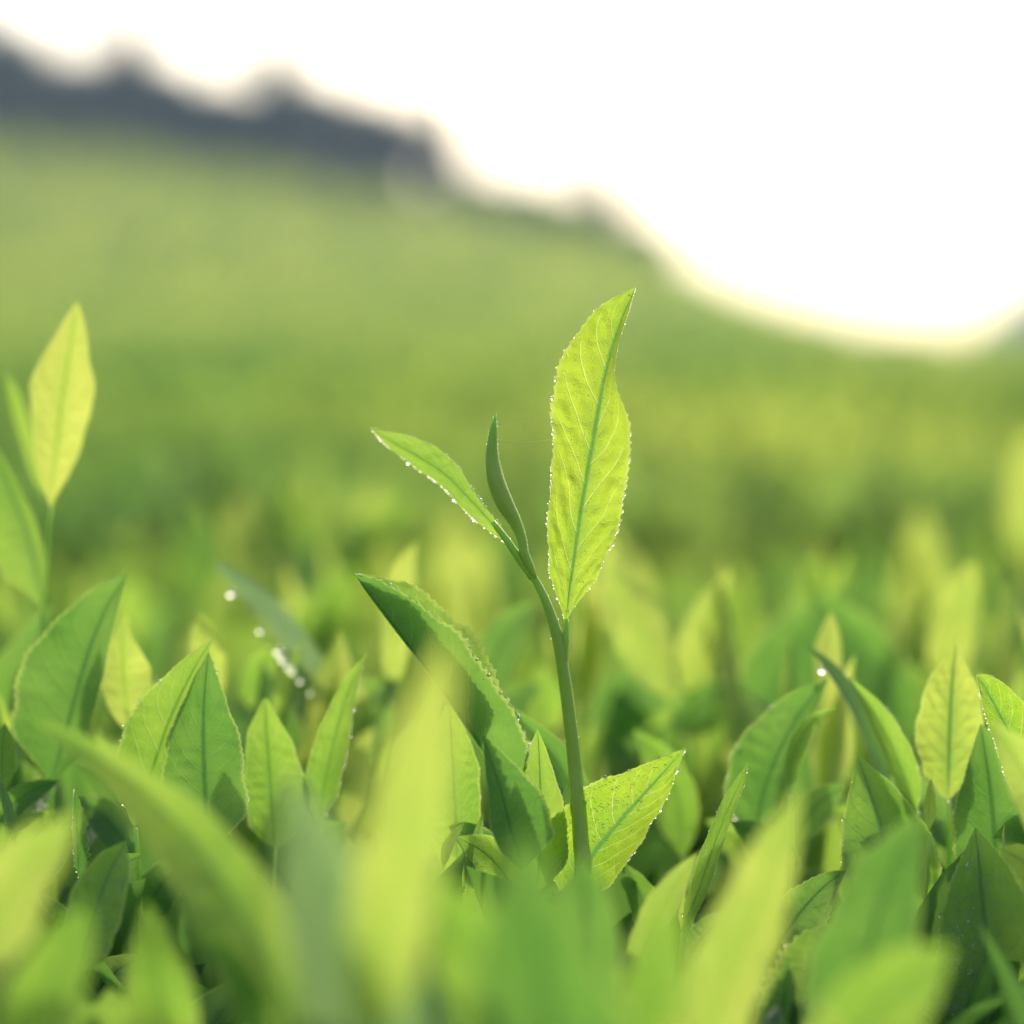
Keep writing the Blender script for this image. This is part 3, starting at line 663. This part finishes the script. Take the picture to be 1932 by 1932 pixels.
shoot('dark dew speckled leaf with a wavy toothed top low right of centre', .478, [
    Lf([(1490, 2000), (1510, 1930), (1535, 1860), (1565, 1790), (1600, 1734)], ([60, 84, 92, 66, 6], [50, 60, 54, 34, 4]), (-.5, -.9), 'deep', n=70, nw=10, teeth=.15, nteeth=17, dew=dict(n_edge=16, r_edge=(.1, .22), n_face=120, r_face=(.07, .2)))])
shoot('small folded leaf with a sharp pale outline at the lower right', .468, [
    Lf([(1462, 2010), (1468, 1960), (1476, 1900), (1484, 1850), (1490, 1808)], ([50, 54, 44, 24, 0], [26, 30, 26, 14, 0]), (-.4, -1.0), 'green', dew=dict(n_edge=8, r_edge=(.1, .2), left=False))])
shoot('dull green leaf behind the big yellow blade with a toothed top edge', .508, [
    Lf([(1440, 1830), (1475, 1770), (1515, 1715), (1555, 1672), (1598, 1640)], ([36, 50, 46, 28, 0], [36, 50, 48, 30, 0]), (-.4, -.4), 'green', teeth=.12, nteeth=18)])
shoot('big bright yellow blurred blade in the right foreground', .41, [
    Lf([(1310, 2060), (1345, 1930), (1390, 1800), (1435, 1680), (1475, 1580), (1512, 1486)], ([44, 72, 76, 66, 38, 0], [40, 64, 68, 56, 32, 0]), (-.25, -.5), 'young')])
shoot('wide green blurred leaf with its tip bent right, in the right foreground', .43, [
    Lf([(1590, 2060), (1610, 1920), (1640, 1790), (1672, 1680), (1710, 1590), (1752, 1538)], ([70, 100, 104, 80, 40, 0], [50, 76, 80, 60, 30, 0]), (-.3, -.8), 'green')])
shoot('pale green blurred leaf at the bottom right, lowest in the foreground', .385, [
    Lf([(1540, 2100), (1590, 2000), (1650, 1910), (1720, 1840), (1800, 1786)], (92, 96), (-.2, -.3), 'fresh')])
shoot('blurred green leaf filling the bottom centre with a pointed top', .355, [
    Lf([(1060, 2200), (1055, 2060), (1040, 1920), (1020, 1780), (1003, 1660), (995, 1560)], ([110, 150, 150, 116, 60, 0], [110, 150, 130, 84, 36, 0]), (-.3, -.45), 'green')])
shoot('soft green leaf masking the foot of the tall bare stem', .43, [
    Lf([(1120, 1960), (1118, 1860), (1112, 1760), (1104, 1680), (1092, 1606)], (60, 54), (-.3, -.5), 'green')])
shoot('yellow green blurred leaf left of the bottom centre leaf', .365, [
    Lf([(960, 2100), (940, 1980), (910, 1850), (870, 1740), (822, 1650)], (80, 84), (-.3, -.4), 'fresh')])
shoot('pale blurred leaf right of the bottom centre leaf', .375, [
    Lf([(1180, 2120), (1200, 2000), (1225, 1880), (1245, 1780), (1262, 1670)], (62, 66), (-.3, -.3), 'fresh')])
shoot('narrow pale leaf climbing toward the slim folded spike', .462, [
    Lf([(1180, 1860), (1210, 1790), (1245, 1720), (1280, 1660), (1316, 1610)], (34, 30), (-.3, -.5), 'young')])
shoot('very blurred upright yellow blade crossing the serrated leaf', .345, [
    Lf([(690, 2000), (715, 1820), (745, 1640), (780, 1480), (815, 1330), (850, 1185)], ([40, 66, 74, 68, 44, 0], [40, 74, 84, 70, 42, 0]), (-.2, -.3), 'young')])
shoot('long blurred leaf running diagonally from the left edge to the bottom', .42, [
    Lf([(640, 2120), (560, 1940), (470, 1760), (370, 1600), (240, 1470), (140, 1400), (60, 1358)], ([60, 84, 88, 70, 40, 20, 0], [60, 92, 96, 70, 40, 20, 0]), (-.3, -.7), 'fresh', dd=(-.03, .035))])
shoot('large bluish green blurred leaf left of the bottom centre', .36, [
    Lf([(800, 2140), (750, 1980), (690, 1820), (630, 1680), (580, 1560), (540, 1450)], ([100, 130, 130, 100, 50, 0], [100, 130, 120, 96, 50, 0]), (-.5, -.9), 'waxy')])  # waxy: pale sky sheen painted into the leaf colour
shoot('blurred bright leaf in the lower left corner pointing right', .40, [
    Lf([(-120, 1900), (-60, 1800), (0, 1700), (70, 1610), (150, 1530)], ([40, 70, 76, 54, 0], [50, 82, 84, 56, 0]), (-.2, -.3), 'young')])
shoot('blurred green leaf at the bottom of the lower left corner', .39, [
    Lf([(20, 2100), (50, 1980), (90, 1870), (130, 1780), (170, 1700)], (70, 70), (-.3, -.5), 'fresh')])
shoot('dark dew specked leaf in the shade of the diagonal leaf', .475, [
    Lf([(150, 1840), (170, 1760), (190, 1690), (215, 1630), (240, 1585)], ([40, 52, 50, 34, 0], [34, 50, 50, 34, 0]), (-.5, -.6), 'deep', dew=dict(n_edge=10, r_edge=(.1, .2), n_face=30, r_face=(.1, .2)))])
shoot('pale blurred leaf low at the bottom left of the diagonal leaf', .425, [
    Lf([(330, 2120), (318, 2010), (305, 1900), (290, 1800), (275, 1700)], (66, 72), (-.3, -.4), 'fresh')])
shoot('narrow light blade below the diagonal leaf near the bottom', .405, [
    Lf([(520, 2100), (500, 1980), (465, 1880), (420, 1800), (345, 1756)], (34, 34), (-.6, -.4), 'fresh')])
shoot('tiny sharp serrated leaf tip with silvery beads at the far left', .5, [
    Lf([(150, 1660), (147, 1620), (145, 1575), (143, 1530), (140, 1488)], ([6, 9, 9, 7, 0], [14, 22, 24, 16, 0]), (1.5, -.9), 'green', teeth=.3, nteeth=12, dew=dict(n_edge=60, r_edge=(.06, .13), right=False))])
shoot('small rounded leaf cut by the left border', .52, [
    Lf([(8, 1500), (4, 1460), (4, 1420), (6, 1390), (10, 1364)], (26, 30), (-.4, -.5), 'fresh')])
shoot('bluish thin stalk like leaf under the rounded leaf at the left border', .51, [
    Lf([(30, 1600), (22, 1555), (10, 1510), (-6, 1460)], (8, 10), (-.8, .8), 'deep')])
shoot('low dark leaf with a lit top edge pointing right at the far left', .525, [
    Lf([(-10, 1560), (20, 1520), (60, 1492), (112, 1472)], (22, 26), (-.4, -1.0), 'green')])
shoot('soft yellow green leaf with forked top behind the large pointed pair', .575, [
    Lf([(400, 1360), (398, 1290), (392, 1230), (382, 1190), (372, 1155)], (36, 34), (-.3, -.4), 'young'),
    Lf([(470, 1340), (480, 1290), (500, 1250), (530, 1220)], (30, 30), (-.3, -.3), 'fresh', D=.6)])
shoot('dull leaf with wet sheen low right of the droplet covered leaf', .52, [
    Lf([(1240, 1790), (1225, 1730), (1205, 1680), (1180, 1630)], (30, 34), (-.6, -.9), 'deep', dew=dict(n_edge=8, r_edge=(.1, .2)))])
shoot('wide soft green leaf behind the beaded leaf, right of centre', .68, [
    Lf([(1380, 1560), (1420, 1420), (1470, 1290), (1530, 1190), (1590, 1110)], (84, 84), (-.3, -.7), 'green')])
shoot('wide soft green leaf behind the two lobed pair', .70, [
    Lf([(1180, 1560), (1180, 1450), (1190, 1350), (1210, 1270), (1240, 1200)], (80, 84), (-.3, -.5), 'green')])
shoot('soft drooping green leaf behind the yellow edged arched leaf', .66, [
    Lf([(1720, 1420), (1690, 1330), (1640, 1240), (1580, 1170), (1520, 1120)], (60, 54), (-.6, -.3), 'green')])

# ------------------------------------------------------------------ shoots further back: a few prototypes, copied
def proto(seed, mats):
    q = random.Random(seed)
    root = bpy.data.objects.new('tea_shoot', None); link(root)
    Hs = q.uniform(.055, .075); lean = (q.uniform(-.012, .012), q.uniform(-.012, .012))
    path = np.array([(lean[0] * t * t, lean[1] * t * t, -.06 + (Hs + .06) * t) for t in np.linspace(0, 1, 12)])
    v, f, uv = tube(path, np.linspace(.0014, .0009, 12), 8); mesh_obj('stem', v, f, M['stem'], root, uv)
    az = q.uniform(0, 6.28)
    specs = [(1.0, .030, .10, .9), (.93, .042, .40, 1), (.74, .050, .75, 1.1), (.50, .056, 1.0, 1.15), (.28, .056, 1.2, 1.15), (.10, .056, 1.3, 1.2)]
    for i, (ft, Ln, tilt, wk) in enumerate(specs):
        Ln *= q.uniform(.85, 1.15); bend = q.uniform(-.7, 1.5); a = az + i * 2.4 + q.uniform(-.4, .4); tl = tilt * q.uniform(.6, 1.05)
        b = path[int(ft * 11)]
        n = 22; pts = [b]; 
        for k in range(n - 1):
            th = tl * (.6 + bend * (k / n)) ; st = Ln / (n - 1)
            pts.append(pts[-1] + st * np.array([math.cos(a) * math.sin(th), math.sin(a) * math.sin(th), math.cos(th)]))
        mid = np.array(pts); T = np.gradient(mid, axis=0); T /= np.linalg.norm(T, axis=1, keepdims=True)
        sd_ = np.array([-math.sin(a), math.cos(a), 0]); side = np.tile(sd_, (n, 1)); nrm = np.cross(side, T)
        nrm *= np.sign((nrm @ np.array([-math.cos(a) * 1.0, -math.sin(a) * 1.0, .6])))[:, None]
        wv = np.interp(np.linspace(0, 1, n), PROF_T, PROF_W) * Ln * (.10 if i == 0 else .20) * wk
        tw = q.uniform(-1.0, 1.0) * np.linspace(0, 1, n)[:, None]; s2 = side * np.cos(tw) + nrm * np.sin(tw); n2 = nrm * np.cos(tw) - side * np.sin(tw)
        fl = q.uniform(.2, .9)
        v, f, uv, W = leaf_grid(mid, s2, n2, wv, wv, wv * fl, wv * fl, .07, 22, 4, 1.4, .14, seed + i)
        mesh_obj('bud' if i == 0 else 'leaf', v, f, M[mats[min(i, len(mats) - 1)]], root, uv)
    return root
protos = [proto(100 + i, m) for i, m in enumerate([
    ('young', 'young', 'fresh', 'green', 'deep'), ('young', 'fresh', 'green', 'green', 'deep'), ('fresh', 'fresh', 'green', 'deep', 'green'),
    ('young', 'young', 'fresh', 'green', 'green'), ('fresh', 'green', 'green', 'deep', 'deep'), ('young', 'fresh', 'green', 'deep', 'green')])]
def copy_tree(o):
    c = o.copy(); C.objects.link(c)
    for ch in list(o.children):
        k = ch.copy(); C.objects.link(k); k.parent = c
    return c
qq = random.Random(77)
zones = [(.46, .58, 36, 'low shoots among the sharp ones', 'low tea shoots among the sharp ones', -.162),
         (.56, .72, 36, 'soft shoots behind the sharp ones', 'tea shoots just behind the sharp ones', -.135),
         (.72, 1.0, 52, 'blurred shoots mid bush', 'tea shoots in the middle of the bush', -.132),
         (1.0, 1.9, 66, 'blurred shoots far across the bush', 'tea shoots at the far side of the near bush', -.13),
         (.30, .44, 24, 'low shoots nearest the camera', 'low tea shoots close to the camera', -.165)]
tall = [(590, 790, 1.3), (520, 840, 1.0), (660, 860, 1.1), (400, 930, .9), (450, 960, .85), (1240, 950, .85), (1300, 1010, .9), (1900, 850, .95), (1560, 1050, .8), (960, 1000, .9), (260, 1010, .9), (1700, 960, 1.0), (1420, 1020, .95), (780, 960, 1.0)]
ORD = lambda n: str(n) + ('th' if 10 < n % 100 < 14 else {1: 'st', 2: 'nd', 3: 'rd'}.get(n % 10, 'th'))
looks = ['yellow top leaves', 'one yellow leaf', 'all mid green', 'two yellow leaves', 'mostly dark green', 'pale topped']
used = [False] * len(protos)
def put(pi, loc, s_):
    o = protos[pi] if not used[pi] else copy_tree(protos[pi]); used[pi] = True
    o.location = loc; o.scale = (s_, s_, s_)
    o.rotation_euler = (qq.uniform(-.2, .2), qq.uniform(-.2, .2), qq.uniform(0, 6.28)); return o
for (y0, y1, cnt, lb, grp, off) in zones:
    made = []
    for i in range(cnt):
        yy = qq.uniform(y0, y1) * 1.0; xx = ((i + qq.random()) / cnt - .5) * 1.12 * FR * yy
        pi = qq.choice([1, 2, 2, 4, 4, 5] if y0 >= 1.0 else [0, 1, 2, 3, 4, 4, 5]); zz = float(slope(xx, yy)) + off - qq.random() ** 2 * .02
        made.append((xx / yy, pi, put(pi, (xx, yy, zz), qq.uniform(.75, 1.05))))
    made.sort(key=lambda q: q[0])
    for i, (_, pi, o) in enumerate(made):
        tag(o, f'{ORD(i + 1)} from left of {lb}, {looks[pi]}', 'tea shoot', grp)
made = []
for (u, v, yy) in tall:
    pi = qq.choice([0, 1, 3, 5]); p = P(u, v, yy)
    made.append((u, pi, put(pi, (p.x, yy, p.z - .105), 1.05)))
made.sort(key=lambda q: q[0])
for i, (_, pi, o) in enumerate(made):
    tag(o, f'{ORD(i + 1)} from left of the tall blurred shoots, {looks[pi]}', 'tea shoot', 'tall blurred tea shoots standing out of the bush')
